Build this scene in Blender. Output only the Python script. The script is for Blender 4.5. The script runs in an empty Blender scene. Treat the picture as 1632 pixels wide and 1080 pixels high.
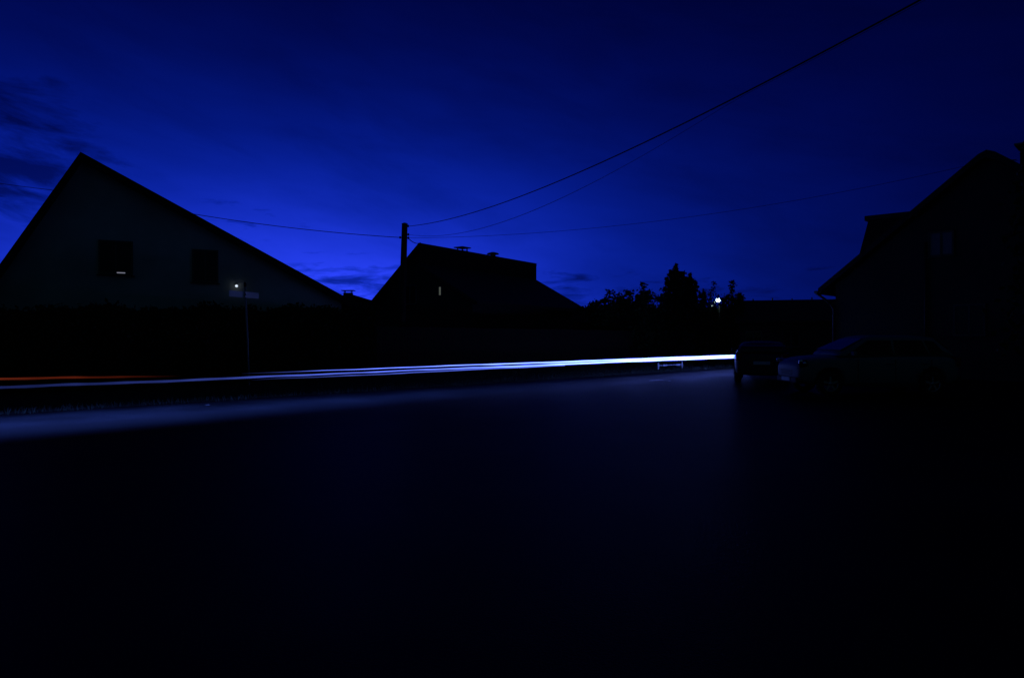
import bpy, bmesh, math, random
from mathutils import Vector, Matrix

random.seed(7)
S = bpy.context.scene
COL = S.collection
EYE = 1.5            # height of the camera above the ground
FPX = 1063.0         # focal length in photograph pixels (1632 wide)


# ------------------------------------------------------------------ helpers
def tag(o, label=None, cat=None, group=None, kind=None):
    if label: o['label'] = label
    if cat: o['category'] = cat
    if group: o['group'] = group
    if kind: o['kind'] = kind
    return o


def empty(name, loc, rz=0.0):
    o = bpy.data.objects.new(name, None)
    COL.objects.link(o)
    o.location = loc
    o.rotation_euler = (0, 0, rz)
    o.empty_display_size = 0.2
    return o


class MB:
    """collects shapes and links them as ONE mesh object"""
    def __init__(self):
        self.v = []; self.f = []; self.sm = []

    def add(self, vs, fs, smooth=False):
        o = len(self.v)
        self.v += [tuple(p) for p in vs]
        for f in fs:
            self.f.append([i + o for i in f]); self.sm.append(smooth)

    def box(self, c, size, rz=0.0, ry=0.0):
        m = Matrix.Rotation(rz, 3, 'Z') @ Matrix.Rotation(ry, 3, 'Y')
        hx, hy, hz = size[0] / 2, size[1] / 2, size[2] / 2
        vs = [Vector(c) + m @ Vector((x * hx, y * hy, z * hz)) for x in (-1, 1) for y in (-1, 1) for z in (-1, 1)]
        self.add(vs, [(0, 1, 3, 2), (4, 6, 7, 5), (0, 4, 5, 1), (2, 3, 7, 6), (0, 2, 6, 4), (1, 5, 7, 3)])

    def prism(self, poly, ext):
        """poly: 3D points of a planar outline, ext: extrusion vector"""
        n = len(poly); ext = Vector(ext)
        a = [Vector(p) for p in poly]; b = [p + ext for p in a]
        fs = [tuple(range(n))[::-1], tuple(range(n, 2 * n))]
        fs += [(i, (i + 1) % n, n + (i + 1) % n, n + i) for i in range(n)]
        self.add(a + b, fs)

    def tube(self, pts, r, seg=8, cap=True):
        pts = [Vector(p) for p in pts]
        rs = r if isinstance(r, (list, tuple)) else [r] * len(pts)
        vs = []
        for i, p in enumerate(pts):
            t = (pts[min(i + 1, len(pts) - 1)] - pts[max(i - 1, 0)]).normalized()
            up = Vector((0, 0, 1)) if abs(t.z) < 0.9 else Vector((1, 0, 0))
            a = t.cross(up).normalized(); b = a.cross(t)
            for k in range(seg):
                w = 2 * math.pi * k / seg
                vs.append(p + a * (rs[i] * math.cos(w)) + b * (rs[i] * math.sin(w)))
        fs = []
        for i in range(len(pts) - 1):
            for k in range(seg):
                k2 = (k + 1) % seg
                fs.append((i * seg + k, i * seg + k2, (i + 1) * seg + k2, (i + 1) * seg + k))
        self.add(vs, fs, True)
        if cap:
            o = len(self.v) - len(vs)
            self.f.append([o + k for k in range(seg)][::-1]); self.sm.append(False)
            e = o + (len(pts) - 1) * seg
            self.f.append([e + k for k in range(seg)]); self.sm.append(False)

    def lathe(self, prof, c=(0, 0, 0), axis='Z', seg=24):
        vs = []
        for r, h in prof:
            for k in range(seg):
                w = 2 * math.pi * k / seg
                p = (r * math.cos(w), r * math.sin(w), h)
                if axis == 'Y': p = (p[0], p[2], p[1])
                if axis == 'X': p = (p[2], p[0], p[1])
                vs.append(Vector(c) + Vector(p))
        fs = []
        for i in range(len(prof) - 1):
            for k in range(seg):
                k2 = (k + 1) % seg
                fs.append((i * seg + k, i * seg + k2, (i + 1) * seg + k2, (i + 1) * seg + k))
        self.add(vs, fs, True)

    def mesh(self, name, mat):
        me = bpy.data.meshes.new(name)
        me.from_pydata(self.v, [], self.f)
        me.polygons.foreach_set('use_smooth', self.sm)
        me.materials.append(mat)
        me.update()
        return me

    def build(self, name, mat, parent=None, fix=True):
        me = self.mesh(name, mat)
        if fix:
            bm = bmesh.new(); bm.from_mesh(me)
            bmesh.ops.recalc_face_normals(bm, faces=bm.faces)
            bm.to_mesh(me); bm.free()
        o = bpy.data.objects.new(name, me)
        COL.objects.link(o)
        if parent: o.parent = parent
        return o


def bevel(o, w=0.02, seg=2):
    m = o.modifiers.new('bevel', 'BEVEL')
    m.width = w; m.segments = seg; m.limit_method = 'ANGLE'; m.angle_limit = math.radians(40)
    return o


def dup_tree(src):
    c = src.copy(); COL.objects.link(c)
    for ch in src.children:
        d = dup_tree(ch); d.parent = c
    return c


def place(x, depth, y=None):
    """ground point (or point at height) at a bearing x and a distance, on the site plan"""
    X = (x - 816.0) / FPX * depth
    z = 0.0 if y is None else EYE + (540.0 - y) / FPX * depth
    return Vector((X, depth, z))


def along(x, c):
    """point on a line parallel to the road; the road runs at 45 degrees, c = Y - X"""
    t = (x - 816.0) / FPX
    Y = c / (1 - t)
    return Vector((t * Y, Y, 0))


# ---------------------------------------------------------------- materials
def mat(name, col, rough=0.7, metal=0.0, var=0.25, scale=6.0, bump=0.0, bscale=40.0, spec=0.5, col2=None, stretch=None):
    m = bpy.data.materials.new(name); m.use_nodes = True
    nt = m.node_tree; b = nt.nodes['Principled BSDF']
    b.inputs['Roughness'].default_value = rough
    b.inputs['Metallic'].default_value = metal
    b.inputs['Specular IOR Level'].default_value = spec
    tc = nt.nodes.new('ShaderNodeTexCoord')
    src = tc.outputs['Object']
    if stretch:
        mp = nt.nodes.new('ShaderNodeMapping'); mp.inputs['Scale'].default_value = stretch
        nt.links.new(src, mp.inputs['Vector']); src = mp.outputs['Vector']
    if var > 0:
        n = nt.nodes.new('ShaderNodeTexNoise'); n.inputs['Scale'].default_value = scale; n.inputs['Detail'].default_value = 6
        nt.links.new(src, n.inputs['Vector'])
        r = nt.nodes.new('ShaderNodeValToRGB')
        c2 = col2 or tuple(c * (1 - var) for c in col)
        r.color_ramp.elements[0].position = 0.35; r.color_ramp.elements[1].position = 0.68
        r.color_ramp.elements[0].color = (*c2, 1); r.color_ramp.elements[1].color = (*col, 1)
        nt.links.new(n.outputs['Fac'], r.inputs['Fac'])
        nt.links.new(r.outputs['Color'], b.inputs['Base Color'])
    else:
        b.inputs['Base Color'].default_value = (*col, 1)
    if bump > 0:
        n2 = nt.nodes.new('ShaderNodeTexNoise'); n2.inputs['Scale'].default_value = bscale; n2.inputs['Detail'].default_value = 4
        nt.links.new(src, n2.inputs['Vector'])
        bp = nt.nodes.new('ShaderNodeBump'); bp.inputs['Strength'].default_value = bump; bp.inputs['Distance'].default_value = 0.02
        nt.links.new(n2.outputs['Fac'], bp.inputs['Height'])
        nt.links.new(bp.outputs['Normal'], b.inputs['Normal'])
    return m


def emit(name, col, strength):
    m = bpy.data.materials.new(name); m.use_nodes = True
    nt = m.node_tree; nt.nodes.clear()
    e = nt.nodes.new('ShaderNodeEmission'); o = nt.nodes.new('ShaderNodeOutputMaterial')
    e.inputs['Color'].default_value = (*col, 1); e.inputs['Strength'].default_value = strength
    nt.links.new(e.outputs[0], o.inputs[0])
    return m


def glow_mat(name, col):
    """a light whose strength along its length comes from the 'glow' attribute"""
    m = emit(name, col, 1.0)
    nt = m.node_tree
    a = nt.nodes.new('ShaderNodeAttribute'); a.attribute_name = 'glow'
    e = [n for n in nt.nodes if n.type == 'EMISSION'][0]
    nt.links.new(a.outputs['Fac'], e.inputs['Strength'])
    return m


def tile_mat(name, col):
    m = mat(name, col, 0.75, var=0.4, scale=3.0)
    nt = m.node_tree; b = nt.nodes['Principled BSDF']
    tc = nt.nodes.new('ShaderNodeTexCoord')
    w = nt.nodes.new('ShaderNodeTexWave'); w.wave_type = 'BANDS'; w.bands_direction = 'Z'
    w.inputs['Scale'].default_value = 2.2; w.inputs['Distortion'].default_value = 0.4
    nt.links.new(tc.outputs['Object'], w.inputs['Vector'])
    bp = nt.nodes.new('ShaderNodeBump'); bp.inputs['Strength'].default_value = 0.5; bp.inputs['Distance'].default_value = 0.03
    nt.links.new(w.outputs['Fac'], bp.inputs['Height']); nt.links.new(bp.outputs['Normal'], b.inputs['Normal'])
    return m


M = {
    'asphalt': mat('worn_asphalt', (0.018, 0.019, 0.020), 0.46, var=0.6, scale=0.7, bump=0.25, bscale=70, spec=0.02),
    'gravel': mat('dark_gravel', (0.045, 0.043, 0.04), 0.9, var=0.4, scale=2.5, bump=0.6, bscale=45, spec=0.15),
    'verge': mat('verge_soil', (0.06, 0.065, 0.055), 0.95, var=0.5, scale=3, bump=0.6, bscale=30, spec=0.1),
    'grass': mat('grass_blades', (0.07, 0.095, 0.06), 0.8, var=0.4, scale=2, spec=0.15),
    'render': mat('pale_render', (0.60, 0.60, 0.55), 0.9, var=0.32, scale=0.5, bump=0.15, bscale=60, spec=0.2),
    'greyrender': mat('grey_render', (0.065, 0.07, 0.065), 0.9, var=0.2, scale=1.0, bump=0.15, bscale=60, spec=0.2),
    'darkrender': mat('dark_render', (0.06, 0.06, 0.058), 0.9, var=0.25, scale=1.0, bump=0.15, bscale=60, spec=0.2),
    'brick': mat('dark_brick', (0.12, 0.07, 0.05), 0.9, var=0.4, scale=8, bump=0.3, bscale=25, spec=0.15),
    'tile': tile_mat('dark_roof_tiles', (0.045, 0.035, 0.032)),
    'wood': mat('dark_timber', (0.045, 0.03, 0.02), 0.8, var=0.45, scale=5, stretch=(1, 1, 8), spec=0.2),
    'pole': mat('weathered_pole', (0.07, 0.055, 0.04), 0.85, var=0.4, scale=4, stretch=(6, 6, 0.6), bump=0.3, spec=0.2),
    'frame': mat('window_frame_paint', (0.10, 0.09, 0.085), 0.5, var=0.1),
    'shutter': mat('shutter_slats', (0.035, 0.035, 0.04), 0.6, var=0.15),
    'glass': mat('window_glass', (0.01, 0.011, 0.013), 0.06, var=0, spec=0.6),
    'curtain': mat('pale_curtain', (0.22, 0.22, 0.26), 0.5, var=0.1),  # pale colour stands in for the sky reflected in the pane
    'litpane': emit('lit_window', (0.75, 0.85, 0.72), 0.075),
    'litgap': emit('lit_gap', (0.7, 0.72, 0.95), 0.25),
    'lamp': emit('lamp_light', (0.62, 0.85, 0.95), 9.0),
    'walllamp': emit('wall_lamp_light', (0.72, 0.85, 1.0), 0.95),
    'smalllamp': emit('small_lamp_light', (0.40, 0.60, 0.5), 1.0),  # glow of the added globes, for lamp light between leaves
    'metal': mat('galvanised_metal', (0.42, 0.42, 0.43), 0.45, 0.85, var=0.2, scale=10),
    'postgrey': mat('grey_post_paint', (0.42, 0.42, 0.44), 0.5, var=0.25, scale=5),
    'zinc': mat('zinc_sheet', (0.30, 0.31, 0.32), 0.5, 0.7, var=0.2, scale=6),
    'sign': mat('enamel_sign', (0.80, 0.80, 0.82), 0.35, 0.0, var=0.08, scale=8),
    'white': mat('white_paint', (0.75, 0.75, 0.76), 0.5, var=0.12, scale=8),
    'iron': mat('cast_iron', (0.09, 0.085, 0.08), 0.35, 0.7, var=0.3, scale=20, bump=0.4, bscale=60),
    'cable': mat('cable_black', (0.015, 0.015, 0.016), 0.7, var=0.1),
    'ceramic': mat('insulator', (0.09, 0.06, 0.05), 0.3, var=0.1),
    'leaf': mat('hedge_leaf', (0.035, 0.06, 0.02), 0.75, var=0.5, scale=3, spec=0.15),
    'leaf2': mat('tree_leaf', (0.05, 0.085, 0.03), 0.75, var=0.5, scale=2, spec=0.15),
    'needle': mat('conifer_needles', (0.025, 0.045, 0.022), 0.8, var=0.5, scale=2, spec=0.12),
    'bark': mat('bark', (0.06, 0.045, 0.035), 0.9, var=0.5, scale=6, stretch=(4, 4, 0.7), bump=0.6, bscale=15, spec=0.1),
    'silver': mat('silver_car_paint', (0.15, 0.18, 0.19), 0.45, 0.1, var=0.05, scale=2, spec=0.5),
    'darkpaint': mat('dark_blue_car_paint', (0.03, 0.032, 0.045), 0.45, 0.15, var=0.05, scale=2, spec=0.5),
    'carglass': mat('car_glass', (0.008, 0.009, 0.010), 0.12, var=0, spec=0.2),
    'rubber': mat('tyre_rubber', (0.02, 0.02, 0.02), 0.85, var=0.2, scale=20),
    'trim': mat('black_trim', (0.025, 0.025, 0.026), 0.6, var=0.1, scale=20),
    'rim': mat('alloy_rim', (0.45, 0.46, 0.48), 0.35, 0.9, var=0.05),
    'chrome': mat('chrome', (0.9, 0.9, 0.92), 0.10, 1.0, var=0),
    'redlens': mat('red_lens', (0.28, 0.015, 0.012), 0.2, var=0.05),
    'plate': mat('number_plate_white', (0.7, 0.7, 0.7), 0.4, var=0.05),
    'stone': mat('stone', (0.05, 0.05, 0.05), 0.85, var=0.3, scale=15, bump=0.4),
}
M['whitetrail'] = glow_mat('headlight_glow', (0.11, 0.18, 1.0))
M['redtrail'] = glow_mat('taillight_glow', (1.0, 0.13, 0.05))


# ------------------------------------------------------------------- camera
cam_d = bpy.data.cameras.new('camera')
cam = bpy.data.objects.new('camera', cam_d); COL.objects.link(cam)
cam.location = (0, 0, EYE); cam.rotation_euler = (math.radians(90), 0, 0)
cam_d.sensor_width = 36.0; cam_d.lens = 36.0 * FPX / 1632.0
cam_d.clip_start = 0.1; cam_d.clip_end = 5000
S.camera = cam
S.view_settings.view_transform = 'Standard'; S.view_settings.look = 'None'
S.view_settings.exposure = 0.0; S.view_settings.gamma = 1.0; S.view_settings.use_curve_mapping = False
S.cycles.use_denoising = True
S.cycles.max_bounces = 6
S.cycles.sample_clamp_indirect = 4.0


# ---------------------------------------------------------------------- sky
GLOW_AZ = math.radians(-14.0)       # where the sun went down, right of north (+Y)


def build_sky():
    w = bpy.data.worlds.new('World'); S.world = w; w.use_nodes = True
    nt = w.node_tree; N = nt.nodes; L = nt.links
    bg = N['Background']

    def math_(op, a, b=None, c=None, clamp=False):
        n = N.new('ShaderNodeMath'); n.operation = op; n.use_clamp = clamp
        for i, x in enumerate((a, b, c)):
            if x is None: continue
            if isinstance(x, (int, float)): n.inputs[i].default_value = x
            else: L.new(x, n.inputs[i])
        return n.outputs[0]

    tc = N.new('ShaderNodeTexCoord')
    nrm = N.new('ShaderNodeVectorMath'); nrm.operation = 'NORMALIZE'
    L.new(tc.outputs['Generated'], nrm.inputs[0])
    sp = N.new('ShaderNodeSeparateXYZ'); L.new(nrm.outputs[0], sp.inputs[0])
    X, Y, Z = sp.outputs
    az = math_('SUBTRACT', math_('ARCTAN2', X, Y), GLOW_AZ)
    # wrap to -pi..pi
    az = math_('WRAP', az, math.pi, -math.pi)
    el = math_('ARCSINE', math_('MAXIMUM', Z, -0.02))
    azd = math_('MULTIPLY', az, 180 / math.pi); eld = math_('MULTIPLY', el, 180 / math.pi)
    # the twilight arch: brightest low over the set sun, falling off faster upwards and to the right
    right = math_('MULTIPLY', math_('MAXIMUM', azd, 0.0), 1 / 27.0)
    left = math_('MULTIPLY', math_('MINIMUM', azd, 0.0), 1 / 46.0)
    a2 = math_('ADD', math_('POWER', math_('ABSOLUTE', right), 2.0), math_('POWER', math_('ABSOLUTE', left), 2.0))
    e2 = math_('POWER', math_('ABSOLUTE', math_('MULTIPLY', math_('SUBTRACT', eld, 2.0), 1 / 12.9)), 2.0)
    d = math_('SQRT', math_('ADD', math_('ADD', a2, e2), 0.10))
    g = math_('EXPONENT', math_('MULTIPLY', d, -2.1))
    g = math_('MULTIPLY', g, 2.05)
    front = math_('MULTIPLY_ADD', Y, 0.5, 0.5, clamp=True)          # 1 towards the glow, 0 behind the camera
    glow = math_('ADD', g, math_('MULTIPLY_ADD', front, 0.012, 0.006))

    # clouds: a heavier bank at the left and long thin dark streaks low down
    def cloud_noise(sx, sy, tilt, off, detail, rough):
        cv = N.new('ShaderNodeCombineXYZ')
        L.new(math_('MULTIPLY_ADD', azd, sx, off), cv.inputs[0])
        L.new(math_('MULTIPLY_ADD', eld, sy, math_('MULTIPLY', azd, tilt)), cv.inputs[1])
        cn = N.new('ShaderNodeTexNoise'); cn.inputs['Scale'].default_value = 1.0; cn.inputs['Detail'].default_value = detail
        cn.inputs['Roughness'].default_value = rough; cn.inputs['Distortion'].default_value = 0.4
        L.new(cv.outputs[0], cn.inputs['Vector'])
        return cn.outputs['Fac'], cv
    def patch(ca, sa, ce, se):
        la = math_('POWER', math_('MULTIPLY', math_('SUBTRACT', azd, ca), 1 / sa), 2.0)
        lb = math_('POWER', math_('MULTIPLY', math_('SUBTRACT', eld, ce), 1 / se), 2.0)
        return math_('EXPONENT', math_('MULTIPLY', math_('ADD', la, lb), -1.0))
    n1, cv = cloud_noise(0.15, 0.52, 0.06, 3.3, 8, 0.6)
    bank = patch(-24.0, 8.0, 12.5, 5.5)
    c1 = math_('MULTIPLY', math_('SUBTRACT', n1, math_('SUBTRACT', 0.76, math_('MULTIPLY', bank, 0.50))), 5.0, clamp=True)
    n2, _ = cloud_noise(0.24, 1.35, -0.03, 7.1, 7, 0.62)
    low = math_('MAXIMUM', patch(0.0, 40.0, 4.2, 2.6), math_('MULTIPLY', patch(-16.0, 14.0, 8.5, 3.0), 0.75))
    c2 = math_('MULTIPLY', math_('SUBTRACT', n2, math_('SUBTRACT', 0.74, math_('MULTIPLY', low, 0.38))), 4.0, clamp=True)
    n3, _ = cloud_noise(0.07, 0.22, 0.06, 1.2, 8, 0.6)
    c3 = math_('MULTIPLY', math_('MULTIPLY', math_('SUBTRACT', n3, 0.47), 4.0, clamp=True), 0.20)
    dens = math_('MAXIMUM', c3, math_('MAXIMUM', math_('MULTIPLY', c1, 0.70), math_('MULTIPLY', c2, 0.68)))
    # faint broad unevenness high up
    hv = N.new('ShaderNodeTexNoise'); hv.inputs['Scale'].default_value = 0.6; hv.inputs['Detail'].default_value = 4
    L.new(cv.outputs[0], hv.inputs['Vector'])
    uneven = math_('ADD', math_('MULTIPLY', math_('SUBTRACT', hv.outputs['Fac'], 0.5), 0.5), 1.0)
    B = math_('MULTIPLY', math_('MULTIPLY', glow, math_('SUBTRACT', 1.0, dens)), uneven)
    G = math_('MULTIPLY', math_('POWER', B, 1.22), 0.058)
    R = math_('MULTIPLY', math_('POWER', B, 2.0), 0.026)
    # the far side of the sky is a duller grey-green
    back = math_('SUBTRACT', 1.0, math_('MULTIPLY', front, 1.7, clamp=True))
    G = math_('ADD', G, math_('MULTIPLY', back, 0.009)); B = math_('ADD', B, math_('MULTIPLY', back, 0.006)); R = math_('ADD', R, math_('MULTIPLY', back, 0.0022))
    cc = N.new('ShaderNodeCombineColor')
    L.new(R, cc.inputs[0]); L.new(G, cc.inputs[1]); L.new(B, cc.inputs[2])
    # the clear-sky scatter underneath
    sky = N.new('ShaderNodeTexSky'); sky.sky_type = 'NISHITA'; sky.sun_disc = False
    sky.sun_elevation = math.radians(-4.0); sky.sun_rotation = GLOW_AZ
    mul = N.new('ShaderNodeMix'); mul.data_type = 'RGBA'; mul.blend_type = 'MULTIPLY'; mul.inputs['Factor'].default_value = 1.0
    L.new(sky.outputs[0], mul.inputs[6]); mul.inputs[7].default_value = (0.002, 0.01, 0.10, 1)
    add = N.new('ShaderNodeMix'); add.data_type = 'RGBA'; add.blend_type = 'ADD'; add.inputs['Factor'].default_value = 1.0
    L.new(cc.outputs[0], add.inputs[6]); L.new(mul.outputs[2], add.inputs[7])
    L.new(add.outputs[2], bg.inputs['Color']); bg.inputs['Strength'].default_value = 1.0


build_sky()
sun_d = bpy.data.lights.new('sun', 'SUN'); sun_d.energy = 0.004; sun_d.angle = math.radians(10); sun_d.color = (0.25, 0.4, 1)
sun = bpy.data.objects.new('sun', sun_d); COL.objects.link(sun)
sun.rotation_euler = (math.radians(-86), 0, -GLOW_AZ)
sun.location = (0, 0, 30)


# ------------------------------------------------------------ ground + road
m = MB(); m.add([(-900, -300, 0), (900, -300, 0), (900, 1500, 0), (-900, 1500, 0)], [(0, 1, 2, 3)])
tag(m.build('ground', M['gravel']), kind='structure')

U = Vector((1, 1, 0)).normalized()        # along the road, away to the right
V = Vector((-1, 1, 0)).normalized()       # across the road, away from the camera


def strip(name, c0, c1, z, mt, s0=-60, s1=220, jag=0.0, step=0.6):
    v0, v1 = c0 / math.sqrt(2), c1 / math.sqrt(2)
    n = int((s1 - s0) / step); vs = []; fs = []
    for i in range(n + 1):
        s = s0 + (s1 - s0) * i / n
        j0 = random.uniform(-jag, jag)
        a = U * s + V * (v0 + j0); b = U * s + V * v1
        vs += [(a.x, a.y, z), (b.x, b.y, z)]
        if i: fs.append((2 * i - 2, 2 * i, 2 * i + 1, 2 * i - 1))
    mb = MB(); mb.add(vs, fs)
    return tag(mb.build(name, mt), kind='structure')


strip('road', 13.6, 23.4, 0.004, M['asphalt'])
strip('forecourt', -14, 13.6, 0.004, M['asphalt'])
strip('verge', 23.25, 32.5, 0.012, M['verge'], jag=0.10)

# grass growing along the far road edge and over the verge
gm = MB()
rg = random.Random(3)
for i in range(15000):
    s = rg.uniform(-14, 40)
    v = 23.15 / math.sqrt(2) + (rg.random() ** 1.8) * 6.0 + 0.10 * math.sin(s * 1.7) + 0.07 * math.sin(s * 4.3 + 1)
    p = U * s + V * v
    h = rg.uniform(0.05, 0.16); a = rg.uniform(0, 6.28); w = 0.008
    lean = Vector((rg.uniform(-.06, .06), rg.uniform(-.06, .06), 0))
    dx = Vector((math.cos(a) * w, math.sin(a) * w, 0))
    b = p + Vector((0, 0, 0.01))
    gm.add([b - dx, b + dx, b + lean * .5 + dx * .7 + Vector((0, 0, h * .6)), b + lean + Vector((0, 0, h))], [(0, 1, 2), (0, 2, 3)])
tag(gm.build('verge_grass', M['grass'], fix=False), 'short rough grass growing on the dark roadside verge', 'grass', kind='stuff')

# manhole cover in the middle of the road
p = place(1052, 23.8)
mh = empty('manhole_cover', (p.x, p.y, 0.004)); tag(mh, 'round iron manhole cover set flush in the dark road', 'manhole cover')
q = MB(); q.lathe([(0.0, 0.012), (0.30, 0.012), (0.30, 0.0)], seg=32)
for i in range(-3, 4):
    hw = math.sqrt(max(0.28 ** 2 - (i * 0.08) ** 2, 0.001)); q.box((i * 0.08, 0, 0.015), (0.03, 2 * hw, 0.008))
q.build('lid', M['iron'], mh)
q = MB(); q.lathe([(0.305, 0.0), (0.305, 0.014), (0.37, 0.014), (0.38, 0.0)], seg=32); q.build('rim', M['iron'], mh)

# a stone lying on the road
q = MB()
prof = [(0.0, 0.075), (0.05, 0.07), (0.085, 0.045), (0.1, 0.02), (0.085, 0.0)]
q.lathe(prof, seg=9)
q.v = [(x * rg.uniform(.8, 1.2), y * rg.uniform(.8, 1.2), z) for x, y, z in q.v]
st = q.build('stone', M['stone']); st.location = (*place(331, 14.9).xy, 0.004); st.rotation_euler = (0, 0, 0.5); st.scale = (.55, .55, .5)
tag(st, 'small dark stone lying at the far edge of the lit road', 'stone')


# ------------------------------------------------------------------- houses
def window(house, D, N3, o, s, z, w, h, kind='glass', shutter=False, gap=None):
    """o: origin of the wall plane, D along it, N3 outward; frame > pane, sill"""
    def pt(ss, zz, out): return o + D * ss + N3 * out + Vector((0, 0, zz))
    def slab(mb, s0, s1, z0, z1, out0, out1):
        mb.prism([pt(s0, z0, out0), pt(s1, z0, out0), pt(s1, z1, out0), pt(s0, z1, out0)], N3 * (out1 - out0))
    f = MB(); t = 0.07
    slab(f, s - w / 2, s + w / 2, z + h / 2 - t, z + h / 2, 0.002, 0.05); slab(f, s - w / 2, s + w / 2, z - h / 2, z - h / 2 + t, 0.002, 0.05)
    slab(f, s - w / 2, s - w / 2 + t, z - h / 2 + t, z + h / 2 - t, 0.002, 0.05); slab(f, s + w / 2 - t, s + w / 2, z - h / 2 + t, z + h / 2 - t, 0.002, 0.05)
    if w > 0.7: slab(f, s - .03, s + .03, z - h / 2 + t, z + h / 2 - t, 0.002, 0.045)
    fr = f.build('window', M['frame'], house)
    g = MB(); slab(g, s - w / 2 + t, s + w / 2 - t, z - h / 2 + t, z + h / 2 - t, 0.003, 0.018)
    g.build('pane', M['litpane'] if kind == 'lit' else M['curtain'] if kind == 'curtain' else M['glass'], fr)
    if shutter:
        k = MB(); z0 = z - h / 2 + t + (0.07 if gap else 0.0); n = 14; zz = (z + h / 2 - t - z0) / n
        for i in range(n):
            for (a, b_) in ((s - w / 2 + t + .004, s - .034), (s + .034, s + w / 2 - t - .004)):
                slab(k, a, b_, z0 + i * zz + .004, z0 + (i + 1) * zz - .004, 0.022, 0.036)
        k.build('shutter', M['shutter'], fr)
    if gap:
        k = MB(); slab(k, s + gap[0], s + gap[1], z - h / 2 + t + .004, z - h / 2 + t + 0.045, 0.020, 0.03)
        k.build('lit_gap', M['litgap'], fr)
    sl = MB(); slab(sl, s - w / 2 - .06, s + w / 2 + .06, z - h / 2 - .05, z - h / 2 - .003, 0.002, 0.12)
    sl.build('sill', M['greyrender'], fr)
    return fr


def roof_part(house, A, D, B, profile, front, back, th=0.20, name='roof', mt='tile'):
    """profile: (s, z) outer line, extruded from -front to back along B"""
    base = A - B * front
    top = [base + D * s + Vector((0, 0, z)) for s, z in profile]
    bot = [p - Vector((0, 0, th)) for p in top]
    q = MB(); q.prism(top + bot[::-1], B * (front + back))
    return q.build(name, M[mt], house)


def chimney(parent, c, w, d, z0, z1, rz, cap='flat'):
    q = MB(); q.box((c[0], c[1], (z0 + z1) / 2), (w, d, z1 - z0), rz)
    ch = q.build('chimney', M['brick'], parent)
    q = MB()
    if cap == 'flat':
        for sx in (-1, 1):
            for sy in (-1, 1):
                o = Matrix.Rotation(rz, 3, 'Z') @ Vector((sx * w * .4, sy * d * .4, 0))
                q.box((c[0] + o.x, c[1] + o.y, z1 + .09), (.06, .06, .18), rz)
        q.box((c[0], c[1], z1 + .21), (w * 1.5, d * 1.5, .06), rz)
    else:
        q.lathe([(w * .3, z1), (w * .3, z1 + .15)], (c[0], c[1], 0), seg=12)
        q.lathe([(w * .72, z1 + .15), (w * .6, z1 + .23), (w * .2, z1 + .30), (0.01, z1 + .31)], (c[0], c[1], 0), seg=16)
    q.build('chimney_cap', M['zinc'], ch)
    return ch


# --- the big gabled house at the left
def left_house():
    k = 0.5
    D = Vector((1, k, 0)).normalized(); B = Vector((-k, 1, 0)).normalized()
    A = Vector((-17.47, 27.0, 0)); zr = 9.07
    h = empty('gabled_house', A, 0); tag(h, 'large pale gabled house with dark long-sloping roof behind the hedge, two windows in its gable', 'house')
    h.location = (0, 0, 0)
    prof = [(-3.7, zr - 3.7 * 1.77), (0, zr), (11.5, zr - 11.5 * 0.522)]
    roof_part(h, A, D, B, prof, 0.0, 11.0, 0.28)
    # barge boards under the verge
    q = MB()
    for (s0, z0), (s1, z1) in zip(prof[:-1], prof[1:]):
        o = A - B * 0.03
        q.prism([o + D * s0 + Vector((0, 0, z0 - .03)), o + D * s1 + Vector((0, 0, z1 - .03)), o + D * s1 + Vector((0, 0, z1 - .36)), o + D * s0 + Vector((0, 0, z0 - .36))], B * 0.027)
    q.build('barge_board', M['wood'], h)
    wo = A + B * 0.55
    t = 0.285
    wall = [(-3.2, 0), (10.6, 0), (10.6, zr - 10.6 * .522 - t), (0, zr - t), (-3.2, zr - 3.2 * 1.77 - t - .12)]
    q = MB(); q.prism([wo + D * s + Vector((0, 0, z)) for s, z in wall], B * 9.9)
    q.build('wall', M['render'], h)
    def hit(x, y):
        tt = (x - 816) / FPX; Yd = (wo.y - k * wo.x) / (1 - k * tt)
        return (Vector((tt * Yd, Yd, 0)) - wo).dot(D), EYE + (540 - y) / FPX * Yd
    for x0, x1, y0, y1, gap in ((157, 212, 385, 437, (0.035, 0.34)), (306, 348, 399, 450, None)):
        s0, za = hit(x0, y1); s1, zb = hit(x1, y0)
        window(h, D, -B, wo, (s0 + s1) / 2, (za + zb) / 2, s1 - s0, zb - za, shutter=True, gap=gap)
    # a lower window and the door, hidden by the hedge from the street
    window(h, D, -B, wo, 1.5, 1.7, 1.4, 1.3)
    # lit wall lamp
    s, z = hit(376.5, 456)
    c = wo + D * s - B * 0.0 + Vector((0, 0, z))
    l = empty('wall_lamp', c); tag(l, 'small lit white lamp fixed to the gable wall of the left house', 'lamp')
    q = MB(); q.box((0, 0, 0.02), (.10, .06, .16), math.atan2(D.y, D.x)); q.build('bracket', M['trim'], l).location = -B * .032
    q = MB(); q.lathe([(0.01, 0.06), (0.045, 0.045), (0.065, 0.0), (0.045, -.045), (0.01, -.06)], seg=14)
    lens = q.build('bulb', M['walllamp'], l); lens.location = -B * 0.16
    q = MB(); q.tube([(0, 0, 0), tuple(-B * .16)], 0.02); q.build('arm', M['trim'], l).location = (0, 0, 0.08)
    return h, A, D, B


LH = left_house()


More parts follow.
